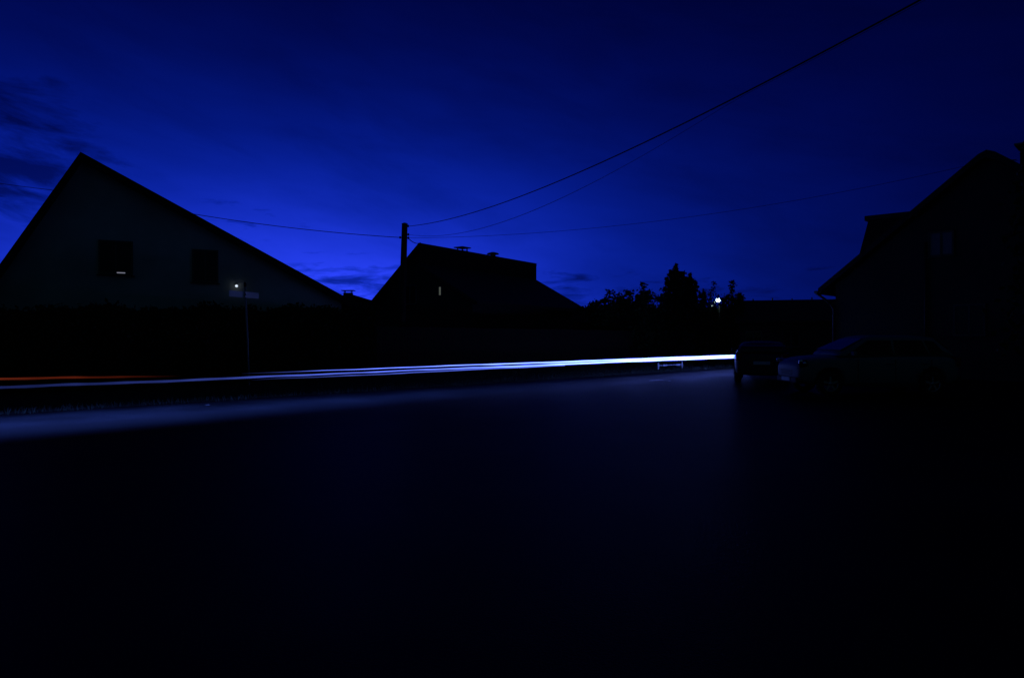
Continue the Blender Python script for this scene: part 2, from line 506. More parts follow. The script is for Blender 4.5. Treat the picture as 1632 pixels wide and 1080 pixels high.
# --- the house with stepped roofs in the middle: ridge runs back to the right
def middle_house():
    P1 = Vector((-5.68, 40.0, 0)); P2 = Vector((1.78, 51.0, 0)); zr = 7.26
    B = (P2 - P1).normalized(); D = Vector((B.y, -B.x, 0))      # D: towards the camera/right, across the ridge
    Lr = (P2 - P1).length
    h = empty('stepped_roof_house', (0, 0, 0)); tag(h, 'dark house with stepped roof and two chimney cowls behind the utility pole', 'house')
    roof_part(h, P1, D, B, [(-4.4, zr - 4.4 * .85), (0.12, zr)], 0.0, Lr, 0.22)
    q = roof_part(h, P1, D, B, [(-0.02, 6.06 + .02), (4.5, 6.06 - 4.5 * .545)], 0.0, Lr, 0.2)
    o = P1 + B * .35
    wl = [(-3.8, 0), (3.9, 0), (3.9, 6.06 - 3.9 * .545 - .21), (0.0, 5.83), (0.0, zr - .23), (-3.8, zr - 3.8 * .85 - .26)]
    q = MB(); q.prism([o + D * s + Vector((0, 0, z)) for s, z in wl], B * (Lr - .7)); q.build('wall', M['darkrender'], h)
    # clerestory band in the step of the roof, right out to the gable end
    q = MB(); o2 = P1 + D * 0.003
    q.prism([o2 + Vector((0, 0, 5.9)), o2 + B * Lr + Vector((0, 0, 5.9)), o2 + B * Lr + Vector((0, 0, zr - .235)), o2 + Vector((0, 0, zr - .235))], D * .10)
    q.build('clerestory', M['wood'], h)
    # windows in the gable
    window(h, D, -B, o, 1.5, 4.33, 0.30, 0.62, kind='lit')
    window(h, D, -B, o, -0.9, 4.2, 1.1, 1.2)
    window(h, D, -B, o, -0.9, 1.6, 1.3, 1.2)
    rz = math.atan2(B.y, B.x)
    ca = P1 + (P2 - P1) * .36 - D * 0.35; cb = P1 + (P2 - P1) * .62 - D * .35
    chimney(h, ca, .60, .50, zr - .9, zr + .06, rz, 'flat')
    chimney(h, cb, .62, .55, zr - .9, zr + .05, rz, 'round')
    return P1, B, zr


MH = middle_house()


# --- a small distant house whose roof shows between them
def far_house():
    h = empty('distant_house', (0, 0, 0)); tag(h, 'small distant house, only its dark roof and chimney showing between the two nearer houses', 'house')
    c = place(556, 62); z = EYE + (540 - 467.5) / FPX * 62
    D = Vector((1, 0.05, 0)).normalized(); B = Vector((-.05, 1, 0)).normalized()
    A = Vector((c.x, c.y, 0))
    roof_part(h, A, D, B, [(-4.5, z - 1.35), (0, z), (5.5, z - 1.65)], 0, 8, .2)
    q = MB(); q.prism([A + B * .3 + D * s + Vector((0, 0, zz)) for s, zz in ((-4, 0), (5, 0), (5, z - 1.75), (0, z - .21), (-4, z - 1.45))], B * 7.4)
    q.build('wall', M['darkrender'], h)
    chimney(h, A + B * 1.0 - D * .25, .8, .5, z - .5, z + .12, 0, 'flat')


far_house()


# --- long low building on the right, beyond the lamp
def long_building():
    h = empty('long_low_house', (0, 0, 0)); tag(h, 'long low dark house with level ridge behind the parked cars', 'house')
    A = place(1172, 46); Bp = place(1350, 44)
    D = (Bp - A).normalized(); D.z = 0; B = Vector((-D.y, D.x, 0)); n = (Bp - A).length
    zr = 4.28
    pr = [(-2.6, 2.75), (0, zr), (2.6, 2.75)]
    # ridge along D: profile across B
    base = A - D * .0
    top = [base + B * (s + 2.6) + Vector((0, 0, z)) for s, z in pr]
    q = MB(); q.prism(top + [p - Vector((0, 0, .18)) for p in top[::-1]], D * n); q.build('roof', M['tile'], h)
    q = MB(); wl = [(-2.2, 0), (2.2, 0), (2.2, 2.79), (0, zr - .19), (-2.2, 2.79)]
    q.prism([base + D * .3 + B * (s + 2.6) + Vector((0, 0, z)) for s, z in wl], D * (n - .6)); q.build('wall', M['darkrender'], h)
    o = base + B * 0.4
    for s in (1.2, 3.6): window(h, D, -B, o, s, 1.5, 1.1, 1.1)
    for i in range(4):
        c = base + D * (1.3 + i * 1.3) + B * 2.6
        rv = MB(); rv.tube([(c.x, c.y, zr - .1), (c.x, c.y, zr + .10 + .05 * (i % 2))], .05, 6)
        rv.build('ridge_vent', M['zinc'], h)


long_building()


# --- tall house with dormer on the right
def right_house():
    D = Vector((1, -1, 0)).normalized(); B = Vector((1, 1, 0)).normalized()
    A = Vector((17.0, 23.9, 0)); zr = 8.36; sl = 0.81
    h = empty('dormer_house', (0, 0, 0)); tag(h, 'tall dark gabled house with a box dormer beside the parked silver car', 'house')
    roof_part(h, A, D, B, [(-5.85, zr - 5.85 * sl), (-.25, zr - .25 * sl + .01), (0, zr - .08), (.25, zr - .25 * sl + .01), (5.85, zr - 5.85 * sl)], 0, 11, .25)
    o = A + B * .45
    wl = [(-5.3, 0), (5.3, 0), (5.3, zr - 5.3 * sl - .26), (.2, zr - .2 * sl - .26), (-.2, zr - .2 * sl - .26), (-5.3, zr - 5.3 * sl - .26)]
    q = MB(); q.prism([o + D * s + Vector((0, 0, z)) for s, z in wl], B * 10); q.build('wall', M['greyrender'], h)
    # box dormer, nearly flush with the gable
    od = A + B * .05
    dm = MB(); dm.prism([od + D * s + Vector((0, 0, z)) for s, z in ((-4.25, 4.92), (-3.92, 6.22), (-2.40, 6.20), (-2.40, 6.30))], B * 6.5)
    dr = dm.build('dormer', M['wood'], h)
    roof_part(dr, od, D, B, [(-4.05, 6.43), (-2.2, 6.40)], .02, 6.6, .19, 'dormer_roof')
    dn = Vector((-1, -1, 0)).normalized()
    # gutter along the left eave with its pale end cap
    gz = zr - 5.85 * sl - .16
    e = A - D * 5.93
    q = MB(); q.tube([e - B * .05 + Vector((0, 0, gz)), e + B * 11 + Vector((0, 0, gz))], .07, 10); q.build('gutter', M['zinc'], h)
    pc = A - D * 5.35 + B * .37
    q = MB(); q.tube([e + B * .02 + Vector((0, 0, gz - .03)), A - D * 5.6 + B * .3 + Vector((0, 0, gz - .35)), pc + Vector((0, 0, gz - .7)), pc], .05, 8)
    q.build('downpipe', M['trim'], h)
    # second downpipe on the gable
    k = A + B * .38 - D * 2.0
    q = MB(); q.tube([k + Vector((0, 0, 0)), k + Vector((0, 0, 5.2))], .05, 8); q.build('downpipe', M['trim'], h)
    window(h, D, -B, o, -1.50, 5.1, .85, .95, kind='curtain')
    window(h, D, -B, o, -0.6, 2.2, 1.0, 1.2)
    window(h, D, -B, o, 1.9, 2.2, 1.3, 1.3)
    window(h, D, -B, o, 1.6, 5.0, 1.1, 1.2)
    c = A + D * 1.15 + B * 1.2
    chimney(h, c, .7, .6, 6.6, 8.25, math.radians(45), 'flat')
    return A, B, D, zr


RH = right_house()


# ------------------------------------------------------------------ foliage
def leaf_quads(mb, pts, size, rnd, flat=False):
    for p in pts:
        a = Vector((rnd.gauss(0, 1), rnd.gauss(0, 1), rnd.gauss(0, 1))).normalized()
        b = a.orthogonal().normalized()
        b = (Matrix.Rotation(rnd.uniform(0, 6.28), 3, a) @ b)
        c = a.cross(b); s = size * rnd.uniform(.6, 1.35)
        mb.add([p - b * s * .5, p + c * s * .28, p + b * s * .5, p - c * s * .28], [(0, 1, 2, 3)])


def hedge(name, label, cat, x0, x1, c, z0, z1, thick, n, seed, mt='leaf', size=.16):
    """a clipped hedge along the road; heights z0..z1 from end to end"""
    rnd = random.Random(seed)
    a = along(x0, c); b = along(x1, c); L = (b - a).length
    root = empty(name, a); tag(root, label, cat)
    q = MB(); m_ = int(L / .8)
    top = []
    def ht(u): return z0 + (z1 - z0) * u + .07 * math.sin(u * L * 1.9) + .05 * math.sin(u * L * 4.4 + 1)
    vs = []; fs = []
    for i in range(m_ + 1):
        u = i / m_; p = U * (u * L)
        for w, zz in ((-.5, 0), (-.5, ht(u) - .16), (.5, ht(u) - .16), (.5, 0)):
            r = V * (thick * w * .8); vs.append((p.x + r.x, p.y + r.y, zz))
        if i: fs += [(4 * i - 4 + j, 4 * i - 3 + j, 4 * i + 1 + j, 4 * i + j) for j in range(3)]
    fs += [(0, 1, 2, 3), (4 * m_ + 3, 4 * m_ + 2, 4 * m_ + 1, 4 * m_)]
    q.add(vs, fs); q.build('branches', M['bark'], root)
    pts = []
    for i in range(n):
        u = rnd.random(); h = ht(u)
        if rnd.random() < .6:
            w = -.5 + rnd.gauss(0, .06); z = rnd.uniform(.03, h)
        else:
            w = rnd.uniform(-.5, .5); z = h + rnd.gauss(-.06, .07)
        if rnd.random() < .02: z = h + rnd.uniform(0, .22)
        p = U * (u * L) + V * (w * thick); p.z = max(z, .02); pts.append(p)
    q = MB(); leaf_quads(q, pts, size, rnd); q.build('foliage', M[mt], root, fix=False)
    return root


hedge('hedge', 'tall dark clipped hedge in front of the pale gabled house', 'hedge', -140, 588, 32.5, 2.20, 2.60, 1.0, 26000, 11)


hedge('hedge', 'overgrown dark hedge behind the fence, under the conifers and the lamp', 'hedge', 922, 1210, 37.0, 3.35, 4.15, 1.2, 9000, 12, size=.22)


def trunk_mb(h, r, rnd, limbs=6, spread=.5, z0=.35):
    q = MB()
    pts = [(rnd.uniform(-.04, .04) * i, rnd.uniform(-.04, .04) * i, h * i / 6) for i in range(7)]
    q.tube(pts, [r * (1 - .13 * i) for i in range(7)], 8)
    for i in range(limbs):
        z = h * (z0 + (.9 - z0) * i / limbs); a = rnd.uniform(0, 6.28); l = spread * rnd.uniform(.7, 1.1) * (1.1 - z / h * .6)
        q.tube([(0, 0, z), (math.cos(a) * l * .5, math.sin(a) * l * .5, z + l * .3), (math.cos(a) * l, math.sin(a) * l, z + l * .75)], [r * .4, r * .25, r * .08], 6)
    return q


def shrub_tree(x, depth, y_top, w, label, seed, n=2600, size=.24, group=None, tips=9, name='garden_tree', cat='tree', low=.12):
    """loose upright tree: pointed sprays of leaves on several leaders, gaps between"""
    rnd = random.Random(seed)
    p = place(x, depth); h = EYE + (540 - y_top) / FPX * depth
    root = empty(name, (p.x, p.y, 0), rnd.uniform(0, 6)); tag(root, label, cat, group)
    trunk_mb(h * .75, .10, rnd, 8, w * .5, .2).build('trunk', M['bark'], root)
    pts = []
    sprays = []
    for i in range(tips):
        a = rnd.uniform(0, 6.28); r = w * .5 * math.sqrt(rnd.random())
        top = h * (1 - .16 * (r / (w * .5)) ** 1.4) * rnd.uniform(.88, 1.0)
        sprays.append((math.cos(a) * r, math.sin(a) * r, top))
    sprays[0] = (0, 0, h)
    for i in range(n):
        sx, sy, top = rnd.choice(sprays)
        u = 1 - rnd.random() ** 1.3
        z = h * low + (top - h * low) * u
        wd = (.20 + .34 * (1 - u)) * w * .55
        pts.append(Vector((sx * (.55 + .45 * u) + rnd.gauss(0, wd * .6), sy * (.55 + .45 * u) + rnd.gauss(0, wd * .6), z + rnd.gauss(0, .05))))
    q = MB(); leaf_quads(q, pts, size, rnd); q.build('crown', M['leaf2'], root, fix=False)
    return root


def conifer(x, depth, y_top, w, label, seed, n=5200, group=None, power=.8):
    rnd = random.Random(seed)
    p = place(x, depth); h = EYE + (540 - y_top) / FPX * depth
    root = empty('conifer', (p.x, p.y, 0), rnd.uniform(0, 6)); tag(root, label, 'tree', group)
    q = MB(); q.tube([(0, 0, 0), (0, 0, h * .5), (0, 0, h * .97)], [.16, .1, .02], 8); q.build('trunk', M['bark'], root)
    q = MB(); pts = []
    tiers = 17
    for t in range(tiers):
        zt = h * (.06 + .9 * t / tiers); rt = w * .5 * (1 - (zt / h)) ** power
        k = max(5, int(13 * (1 - t / tiers)) + 4)
        for j in range(k):
            a = 2 * math.pi * j / k + rnd.uniform(-.3, .3); r = rt * rnd.uniform(.75, 1.15)
            m_ = int(n / tiers / k)
            for _ in range(m_):
                u = rnd.random() ** .6
                pts.append(Vector((math.cos(a) * r * u + rnd.gauss(0, .09), math.sin(a) * r * u + rnd.gauss(0, .09), zt - .22 * u * r + .25 * u * u * r + rnd.gauss(0, .09))))
    for _ in range(120):
        u = rnd.random(); pts.append(Vector((rnd.gauss(0, .10 * (1 - u) + .03), rnd.gauss(0, .10 * (1 - u) + .03), h * (.86 + .15 * u))))
    leaf_quads(q, pts, .26, rnd); q.build('crown', M['needle'], root, fix=False)
    return root


GT = 'garden trees beyond the fence'
shrub_tree(972, 41, 462, 2.6, 'leafy shrub with feathery tips nearest the middle house', 21, 4200, .22, GT, 13, 'shrub', 'shrub')
shrub_tree(1000, 43, 464, 2.2, 'lower leafy shrub filling the gap left of the loose tree', 22, 3200, .22, GT, 11, 'shrub', 'shrub')
shrub_tree(1026, 40, 451, 2.3, 'loose leafy tree with open top just left of the conifer', 23, 3400, .22, GT, 10)
shrub_tree(945, 42, 484, 1.9, 'low dark bush at the foot of the middle house roof', 24, 1800, .2, GT, 9, 'shrub', 'shrub')
conifer(1077, 42, 422, 3.9, 'tallest conifer, dense and dark with a pointed top', 31, 5200, GT, .62)
conifer(1100, 44, 437, 3.5, 'second conifer, shorter, leaning into the tallest conifer', 32, 4200, GT, .7)
shrub_tree(1122, 46, 462, 1.5, 'thin leafy tree between the conifers and the lit street lamp', 33, 1500, .2, GT, 8)
shrub_tree(1138, 48, 449, 1.3, 'sparse leafy tree in front of the lit street lamp', 34, 520, .17, GT, 6, low=.4)
shrub_tree(1167, 47, 448, 1.5, 'upright leafy tree right of the lit street lamp', 35, 3400, .2, GT, 7)

# big tree reaching into the right-hand edge
shrub_tree(1690, 20, 190, 3.0, 'tall dark tree at the right edge beside the dormer house', 36, 3600, .26, None, 9)

# dark wood on the skyline
q = MB(); rw = random.Random(5); pts = []
for i in range(16000):
    x = rw.uniform(-420, 420); y = 150 + rw.uniform(0, 14)
    hmax = 4.3 + .9 * math.sin(x * .11) + .8 * math.sin(x * .37 + 1) + .5 * math.sin(x * .9)
    pts.append(Vector((x, y, hmax * (1 - rw.random() ** 2.2) )))
leaf_quads(q, pts, 1.9, rw)
tag(q.build('distant_wood', M['leaf'], fix=False), 'far-off dark wood along the skyline behind the houses', 'wood', kind='stuff')


# ---------------------------------------------------- fence, pole and wires
def fence():
    a = along(600, 32.5); b = along(1235, 32.5); L = (b - a).length
    r = empty('timber_fence', a); tag(r, 'tall dark close-boarded timber fence behind the verge, right of the hedge', 'fence')
    q = MB(); rnd = random.Random(9); s = 0.0
    rz = math.atan2(U.y, U.x)
    while s < L:
        p = U * (s + .07); q.box((p.x, p.y, 1.05 + rnd.uniform(-.015, .015)), (.132, .022, 1.9), rz); s += .14
    q.build('board_panel', M['wood'], r)
    q = MB()
    for z in (.35, 1.7):
        p = U * (L / 2) + V * .04; q.box((p.x, p.y, z), (L, .05, .09), rz)
    q.build('rail', M['wood'], r)
    s = 0
    while s <= L:
        p = U * s + V * .12; q = MB(); q.box((p.x, p.y, 1.0), (.1, .1, 2.1), rz); q.build('post', M['wood'], r); s += 2.8


fence()

PT = place(645, 29.3)                 # the utility pole
POLE_TOP = EYE + (540 - 357) / FPX * 29.3


def utility_pole():
    r = empty('utility_pole', (PT.x, PT.y, 0)); tag(r, 'dark timber utility pole carrying the overhead cables in front of the middle house', 'pole')
    q = MB(); q.tube([(-.16, 0, 0), (-.10, 0, 3.0), (0, 0, POLE_TOP)], [.165, .15, .125], 14); q.build('shaft', M['pole'], r)
    q = MB(); q.lathe([(.135, POLE_TOP - .03), (.135, POLE_TOP + .02), (.02, POLE_TOP + .06)], seg=14); q.build('cap', M['zinc'], r)
    for dz, dx in ((-.10, .16), (-.47, .17), (-.60, -.19), (-.62, .17)):
        q = MB(); s = 1 if dx > 0 else -1
        q.tube([(0, -.05, POLE_TOP + dz), (dx, -.05, POLE_TOP + dz)], .018, 6)
        q.lathe([(.02, -.05), (.045, -.03), (.03, 0), (.045, .03), (.02, .055)], (dx, -.05, POLE_TOP + dz), seg=10)
        q.build('insulator', M['ceramic'], r)


utility_pole()


def wire(label, a, b, sag, r, n=48, over=0.0, group='overhead cables'):
    a, b = Vector(a), Vector(b); pts = []
    for i in range(n + 1):
        u = i / n; p = a + (b - a) * u; p.z -= sag * 4 * u * (1 - u); pts.append(p)
    q = MB(); q.tube(pts, r, 6); o = q.build('overhead_cable', M['cable'], fix=False)
    return tag(o, label, 'cable', group)


def wire_pts(label, pts, r):
    q = MB(); q.tube(pts, r, 6); o = q.build('overhead_cable', M['cable'], fix=False)
    return tag(o, label, 'cable', 'overhead cables')


pts = []
for i in range(61):
    u = 1.45 * i / 60
    pts.append((PT.x + .17 + 9.7 * u, 29.25 - 20.9 * u, 5.49 + 2.24 * (u - .65) ** 2))
wire_pts('thickest overhead cable, climbing from the pole top to the upper right over the road', pts, .0125)
pts = []
for i in range(61):
    u = 1.45 * i / 60
    pts.append((PT.x + .17 + 9.7 * u, 29.25 - 20.9 * u, min(5.0 + 4.3 * (u - .5) ** 2, 5.49 + 2.24 * (u - .65) ** 2 - .035)))
wire_pts('faint thin cable rising just below the thickest cable right of the pole', pts, [.0065 if i < 22 else max(.0026, .0065 - .0003 * (i - 22)) for i in range(61)])
hr = RH[0] + RH[1] * .0
wire('thin cable sagging low from the pole across to the right-hand dormer house', (PT.x + .17, 29.25, POLE_TOP - .62), (hr.x - .4, hr.y + .35, RH[3] - .55), .62, .007)
A, D, B = LH[1], LH[2], LH[3]
pe = A + D * 4.05 + Vector((0, 0, 9.07 - 4.05 * .522 - .06)) - B * .06
wire('cable running from the pole down to the right slope of the pale gabled house', (PT.x - .19, 29.25, POLE_TOP - .60), pe, .12, .015)
pe = A - D * .88 + Vector((0, 0, 9.07 - .88 * 1.77 - .10)) - B * .06
wire('short cable leaving the left slope of the pale gabled house out of the picture', pe, place(-260, 24.0, 244), .12, .011)
P1, BM, zr = MH
pm = P1 + Vector((0, 0, zr + .05)) + BM * .3
wire('short cable from the pole to the ridge of the middle house', (PT.x + .17, 29.25, POLE_TOP - .64), pm, .12, .018, 16)


# ------------------------------------------------------- street furniture
def street_sign():
    b = place(397, 21.2)
    r = empty('street_sign', (b.x, b.y, 0)); tag(r, 'street name sign on a thin grey post at the verge, left of the pole', 'sign')
    zt = 3.05
    q = MB(); q.tube([(0, 0, 0), (-.05, 0, 1.5), (-.13, 0, zt + .12)], .030, 10); q.build('post', M['postgrey'], r)
    q = MB(); q.lathe([(.04, zt + .10), (.045, zt + .22), (.02, zt + .26)], (-.13, 0, 0), seg=10); q.build('post_cap', M['trim'], r)
    rz = math.radians(68)
    q = MB(); q.box((-.16, .0, zt - .14), (1.25, .03, .19), rz); q.build('sign_blade', M['sign'], r)
    for dz in (-.20, -.08):
        q = MB(); q.box((-.13, 0, zt + dz), (.10, .09, .03), rz); q.build('clamp', M['metal'], r)


street_sign()


def low_barrier():
    a = along(1049, 23.9); b = along(1087, 23.9); d = (b - a)
    r = empty('low_barrier', a); tag(r, 'low white barrier rail on two short posts under the bright end of the streak', 'barrier')
    h = .40
    for k, p in enumerate((Vector((0, 0, 0)), d)):
        q = MB(); q.tube([p, p + Vector((0, 0, h - .30))], .035, 10); po = q.build('post', M['trim'], r)
        q = MB(); q.tube([p + Vector((0, 0, h - .30)), p + Vector((0, 0, h))], .04, 10); q.build('collar', M['white'], po)
        q = MB(); q.lathe([(.045, h), (.045, h + .02), (.01, h + .045)], (p.x, p.y, 0), seg=10); q.build('post_cap', M['metal'], po)
    q = MB(); z = .28
    q.tube([d * .03 + Vector((0, 0, z)), d * .97 + Vector((0, 0, z))], .020, 10); q.build('rail', M['white'], r)
    for u in (.26, .80):
        q = MB(); c = d * u; q.box((c.x + .025, c.y - .025, z), (.30, .02, .085), math.atan2(d.y, d.x)); q.build('reflector', M['plate'], r)


low_barrier()


def lamp_or_glint(x, y, depth, rad, key, label, arm=True):
    p = place(x, depth, y); r = empty('street_lamp', (p.x, p.y, 0)); tag(r, label, 'street lamp')
    q = MB(); q.tube([(.15, 0, 0), (.12, 0, p.z * .6), (.10, 0, p.z - rad - .05)], [.08, .06, .045], 10); q.build('post', M['trim'], r)
    q = MB(); q.lathe([(.01, p.z + rad + .05), (rad * .35, p.z + rad + .01), (rad * .4, p.z + rad * .93)], seg=16); q.build('hood', M['trim'], r)
    q = MB(); n = 8
    q.lathe([(max(rad * math.sin(math.pi * i / n), .003), p.z + rad * math.cos(math.pi * i / n)) for i in range(n + 1)], seg=16)
    q.build('globe', M[key], r)


lamp_or_glint(1144.5, 478, 52, .165, 'lamp', 'brightest street lamp, a white globe glowing among the trees')
lamp_or_glint(1138, 481.5, 58, .10, 'smalllamp', 'small greenish lamp close beside the brightest street lamp')  # this and the next are added: the big lamp's light through leaf gaps
lamp_or_glint(1135, 487, 60, .11, 'smalllamp', 'lowest small lamp below and left of the brightest street lamp')


# --------------------------------------------------------------------- cars
def loft(stations, subdiv=1):
    """stations: list of (x, [(y, z)...half section bottom centre -> top centre])"""
    q = MB(); n = len(stations[0][1]); vs = []; fs = []
    ring = 2 * n - 2
    for x, sec in stations:
        pts = [(x, y, z) for y, z in sec] + [(x, -y, z) for y, z in sec[-2:0:-1]]
        vs += pts
    for i in range(len(stations) - 1):
        for k in range(ring):
            k2 = (k + 1) % ring
            fs.append((i * ring + k, i * ring + k2, (i + 1) * ring + k2, (i + 1) * ring + k))
    fs.append(tuple(range(ring))[::-1]); e = (len(stations) - 1) * ring; fs.append(tuple(range(e, e + ring)))
    q.add(vs, fs, True)
    return q


def car(label, loc, heading, paint, rear_detail=False, L=4.25, W=1.78, H=1.58):
    r = empty('parked_car', (loc[0], loc[1], 0.004), heading); tag(r, label, 'car')
    hw = W / 2; f = L / 2
    belt = 1.06
    def sec(w, zb, zs, zt, crown=.03):
        return [(0, zb), (w * .86, zb), (w * .97, zb + .10), (w, (zb + zs) / 2), (w * .985, zs - .08), (w * .93, zs), (w * .6, zt + crown * .6), (0, zt + crown)]
    st = [(-f, sec(hw * .80, .42, .88, .88)), (-f + .06, sec(hw * .90, .34, .96, .96)), (-f + .35, sec(hw * .97, .26, belt, belt)),
          (-f + .9, sec(hw, .24, belt, belt)), (-.5, sec(hw, .24, belt, belt)), (.35, sec(hw, .24, belt - .02, belt)),
          (.95, sec(hw, .24, belt - .05, belt - .01)), (f - .75, sec(hw * .98, .25, 1.0, 1.03)), (f - .3, sec(hw * .93, .28, .96, .99)),
          (f - .06, sec(hw * .84, .36, .86, .88)), (f, sec(hw * .74, .42, .76, .78))]
    body = loft(st).build('body', M[paint], r)
    sb = body.modifiers.new('sub', 'SUBSURF'); sb.levels = 2; sb.render_levels = 2
    wx = (f - .80, -f + .78); wr = .325
    cutters = []
    for x in wx:
        q = MB(); q.lathe([(.001, -W), (.39, -W), (.39, -hw + .30)] + [(.001, -hw + .30)], (x, 0, .36), 'Y', 40); cutters.append(q.build('cutter', M['trim']))
        q = MB(); q.lathe([(.001, hw - .30), (.39, hw - .30), (.39, W), (.001, W)], (x, 0, .36), 'Y', 40); cutters.append(q.build('cutter', M['trim']))
    # wheel arches are cut out of the shell
    for c in cutters:
        c.parent = r
        b = body.modifiers.new('arch', 'BOOLEAN'); b.operation = 'DIFFERENCE'; b.object = c; b.solver = 'EXACT'
    bpy.context.view_layer.update()
    dg = bpy.context.evaluated_depsgraph_get()
    me = bpy.data.meshes.new_from_object(body.evaluated_get(dg))
    body.modifiers.clear(); body.data = me
    me.materials.clear(); me.materials.append(M[paint])
    for c in cutters: bpy.data.objects.remove(c, do_unlink=True)
    # greenhouse
    def gsec(w0, w1, z0, z1):
        return [(0, z0), (w0, z0), (w0 - (w0 - w1) * .5, (z0 + z1) / 2), (w1 + .03, z1 - .07), (w1 - .05, z1 - .01), (w1 * .5, z1 + .015), (0, z1 + .02)]
    z0 = belt - .02
    xb, xrt, xrf, xw = -f + .16, -f + .62, .25, 1.08
    cab = loft([(xb, gsec(hw * .84, hw * .80, z0, z0 + .06)), (xb + .05, gsec(hw * .87, hw * .80, z0, z0 + .14)), (xrt, gsec(hw * .92, hw * .70, z0, H - .04)), (xrt + .5, gsec(hw * .93, hw * .72, z0, H)),
                (xrf - .2, gsec(hw * .93, hw * .72, z0, H)), (xrf, gsec(hw * .93, hw * .70, z0, H - .03)), (xw - .04, gsec(hw * .90, hw * .84, z0, z0 + .10)), (xw, gsec(hw * .88, hw * .84, z0, z0 + .05))])
    cab.build('roof', M[paint], r)
    # glass: side windows, windscreen, rear window, standing 4 mm proud of the shell
    def side(s, xs, name='side_window'):
        q = MB(); o = .012
        def yy(z):
            u = (z - z0) / (H - z0)
            return s * (hw * .93 - (hw * .93 - hw * .74) * u + o)
        poly = [(x, yy(z), z) for x, z in xs]
        q.prism(poly, (0, -s * .02, 0)); g = q.build(name, M['carglass'], r)
    zt = H - .12; zb = z0 + .05
    for s in (-1, 1):
        side(s, [(xw - .22, zb), (xrf + .02, zt), (-.32, zt), (-.32, zb)])
        side(s, [(-.40, zb), (-.40, zt), (-1.14, zt), (-1.26, zb)])
        side(s, [(-1.34, zb), (-1.22, zt), (xrt + .06, zt - .03), (xb + .30, zb + .05)])
    def slope(x0, zA, x1, zB, w0, w1, off, name):
        q = MB(); d = Vector((x1 - x0, 0, zB - zA)).normalized(); n = Vector((-d.z, 0, d.x))
        if n.x * (1 if x0 > 0 else -1) < 0: n = -n
        c = [Vector((x0, -w0, zA)), Vector((x0, w0, zA)), Vector((x1, w1, zB)), Vector((x1, -w1, zB))]
        q.prism([p + n * off for p in c], n * -.015); return q.build(name, M['carglass'], r)
    slope(xw - .10, z0 + .14, xrf + .10, H - .10, hw * .78, hw * .64, .035, 'windscreen')
    slope(xb + .10, z0 + .16, xrt - .06, H - .12, hw * .74, hw * .64, .045, 'rear_window')
    # doors: thin joint lines and handles
    for s in (-1, 1):
        for x in (.62, -.36, -1.30):
            q = MB(); q.box((x, s * (hw + .001), .66), (.012, .012, .60)); q.build('door_seam', M['trim'], r)
        for x in (-.20, -1.12):
            q = MB(); q.box((x, s * (hw + .018), .86), (.17, .03, .03)); bevel(q.build('door_handle', M[paint], r), .008)
        q = MB(); q.box((.78, s * (hw + .09), belt + .05), (.10, .18, .13)); mi = bevel(q.build('mirror', M[paint], r), .03, 3)
        q = MB(); q.box((-.1, s * (hw + .004), .30), (1.7, .05, .10)); q.build('side_skirt', M['trim'], r)
    # bumpers, grille, plates, lights
    q = MB(); q.box((f - .03, 0, .40), (.10, W * .72, .16)); bevel(q.build('front_bumper', M['trim'], r), .03, 3)
    q = MB(); q.box((-f + .02, 0, .44), (.12, W * .86, .20)); bevel(q.build('rear_bumper', M['trim'], r), .03, 3)
    q = MB()
    for i in range(4): q.box((f - .008, 0, .555 + i * .035), (.05, .72, .014))
    q.build('grille', M['trim'], r)
    for x, n in ((f + .03, 1), (-f - .045, -1)):
        q = MB(); q.box((x, 0, .42 if n > 0 else .70), (.012, .52, .11)); q.build('number_plate', M['plate'], r)
    for s in (-1, 1):
        q = MB(); q.box((f - .17, s * hw * .75, .85), (.22, .30, .18), s * -.45, .25); hl = bevel(q.build('headlight', M['carglass'], r), .05, 3)
        for (dx, dy, dz, rr) in ((.03, .07, .05, .06), (-.035, .15, .0, .05)):
            q = MB(); cc = (f - .10 + dx, s * (hw * .75 + dy), .86 + dz)
            q.lathe([(max(rr * math.sin(math.pi * i / 10), .002), rr * math.cos(math.pi * i / 10)) for i in range(11)], cc, seg=16); q.build('reflector', M['chrome'], hl)
        q = MB(); q.box((-f + .08, s * hw * .80, .90), (.16, .22, .26), s * .3); bevel(q.build('taillight', M['redlens'], r), .04, 3)
    # wheels
    for x in wx:
        for s in (-1, 1):
            y = s * (hw - .12)
            q = MB(); q.lathe([(.20, -.10), (.29, -.105), (wr, -.075), (wr, .075), (.29, .105), (.20, .10)], (x, y, wr), 'Y', 32)
            wh = q.build('wheel', M['rubber'], r)
            q = MB(); q.lathe([(.20, -.09), (.205, s * .095), (.19, s * .085), (.18, s * .03)], (x, y, wr), 'Y', 32)
            for kk in range(5):
                a = kk * 2 * math.pi / 5 + .3
                q.box((x + math.cos(a) * .10, y + s * .07, wr + math.sin(a) * .10), (.20, .025, .05), 0, -a)
            q.lathe([(.001, s * .09), (.05, s * .085), (.055, s * .05)], (x, y, wr), 'Y', 16)
            q.build('rim', M['rim'], wh)
    return r


car('silver hatchback parked side-on before the dormer house, nose to the left', (9.66, 18.3), math.pi, 'silver')
# the dark car, tail towards us; the streak of light disappears behind it
t2 = (1214.0 - 816) / FPX; dd = 24.1
car('dark car parked tail towards the viewer where the light streak ends', (t2 * dd, dd), math.atan2(1, t2), 'darkpaint', W=1.80, H=1.40)


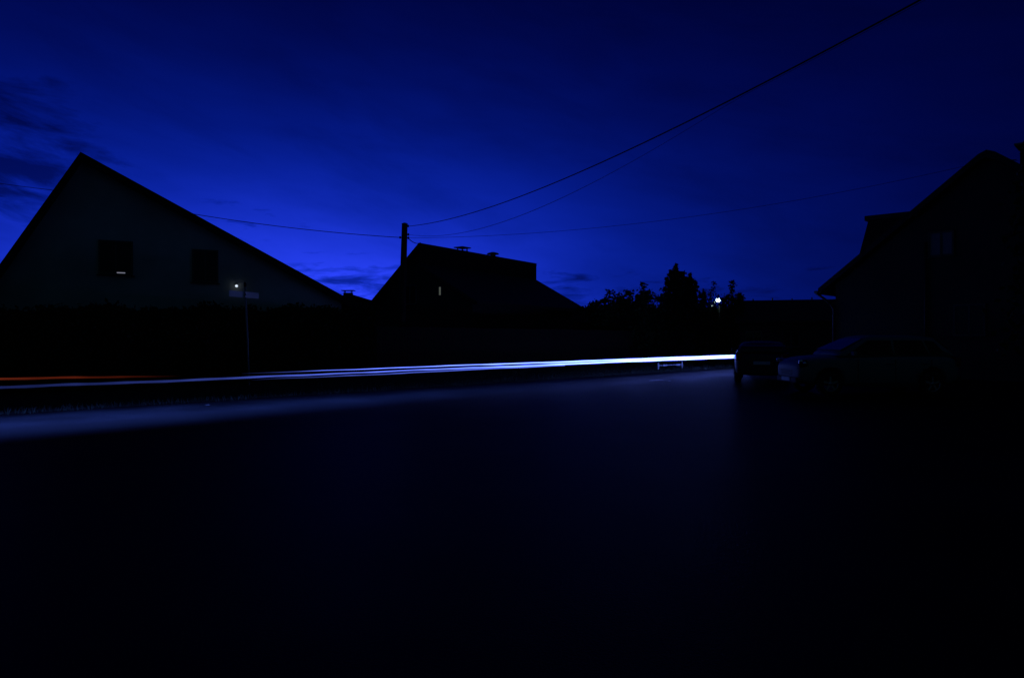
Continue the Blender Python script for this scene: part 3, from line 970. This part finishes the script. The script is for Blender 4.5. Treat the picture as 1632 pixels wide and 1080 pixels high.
# ------------------------------------- the passing lights, drawn along the road
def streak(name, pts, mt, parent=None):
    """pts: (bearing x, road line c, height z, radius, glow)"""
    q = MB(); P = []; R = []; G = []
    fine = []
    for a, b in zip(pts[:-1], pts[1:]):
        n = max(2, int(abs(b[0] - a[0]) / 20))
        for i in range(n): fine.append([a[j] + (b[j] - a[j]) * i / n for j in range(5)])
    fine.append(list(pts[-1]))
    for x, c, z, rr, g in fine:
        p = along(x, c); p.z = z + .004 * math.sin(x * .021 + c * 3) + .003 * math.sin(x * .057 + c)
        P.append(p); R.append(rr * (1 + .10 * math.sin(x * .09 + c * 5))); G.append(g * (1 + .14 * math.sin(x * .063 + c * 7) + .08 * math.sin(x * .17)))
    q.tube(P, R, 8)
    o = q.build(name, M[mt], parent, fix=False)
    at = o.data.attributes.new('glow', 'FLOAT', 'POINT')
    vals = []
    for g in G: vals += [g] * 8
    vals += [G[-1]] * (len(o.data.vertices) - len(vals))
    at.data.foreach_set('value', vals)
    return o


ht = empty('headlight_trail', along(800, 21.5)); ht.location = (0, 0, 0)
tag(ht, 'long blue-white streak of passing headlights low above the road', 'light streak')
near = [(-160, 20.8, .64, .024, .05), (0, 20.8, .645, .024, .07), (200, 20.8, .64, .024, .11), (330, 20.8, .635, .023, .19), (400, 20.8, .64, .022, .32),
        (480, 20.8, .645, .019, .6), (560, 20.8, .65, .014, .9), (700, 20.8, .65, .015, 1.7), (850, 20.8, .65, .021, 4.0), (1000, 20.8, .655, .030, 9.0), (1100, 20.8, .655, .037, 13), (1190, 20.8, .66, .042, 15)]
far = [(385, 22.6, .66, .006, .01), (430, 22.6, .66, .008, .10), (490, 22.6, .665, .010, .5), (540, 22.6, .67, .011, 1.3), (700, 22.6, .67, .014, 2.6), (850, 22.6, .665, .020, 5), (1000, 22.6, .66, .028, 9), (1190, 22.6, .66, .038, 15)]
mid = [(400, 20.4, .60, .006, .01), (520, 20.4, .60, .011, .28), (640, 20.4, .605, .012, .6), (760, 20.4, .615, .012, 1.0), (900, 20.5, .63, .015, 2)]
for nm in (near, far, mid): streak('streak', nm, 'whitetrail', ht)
tr = streak('taillight_trail', [(-160, 20.8, .80, .018, .10), (0, 20.8, .795, .02, .085), (120, 20.8, .772, .02, .06), (190, 20.8, .757, .018, .035), (250, 20.8, .742, .016, .012), (290, 20.8, .732, .01, .0)], 'redtrail')
tag(tr, 'thin red streak of passing tail lights low above the road at the left edge', 'light streak')

# added narrow spot aimed to brighten the street sign, in place of passing headlights
src = along(1150, 21.6); src.z = .66
sd = bpy.data.lights.new('headlight_cone', 'SPOT'); sd.spot_size = math.radians(8.5); sd.spot_blend = 0.5
sd.energy = 520; sd.color = (0.2, 0.26, 1.0); sd.shadow_soft_size = .05
so = bpy.data.objects.new('headlight_cone', sd); COL.objects.link(so); so.location = src
aim = place(393, 21.2); aim.z = 1.75
so.rotation_euler = (aim - src).to_track_quat('-Z', 'Y').to_euler()

# added downward area lamps that brighten the road, standing in for passing headlight beams
fill_pts = [(-120, 5.2), (60, 4.6), (240, 3.4), (420, 2.6), (590, 1.7), (730, .8), (850, .3)]
for i in range(len(fill_pts)):
    x, e = fill_pts[i]
    p = along(x, 20.9)
    ld = bpy.data.lights.new('headlight_beam', 'AREA'); ld.shape = 'RECTANGLE'
    ld.size = 5.5; ld.size_y = 2.0; ld.color = (0.075, 0.16, 1.0); ld.energy = e * 27; ld.spread = math.radians(146)
    lo = bpy.data.objects.new('headlight_beam', ld); COL.objects.link(lo)
    lo.location = (p.x, p.y, .62); lo.rotation_euler = (0, 0, math.radians(45))
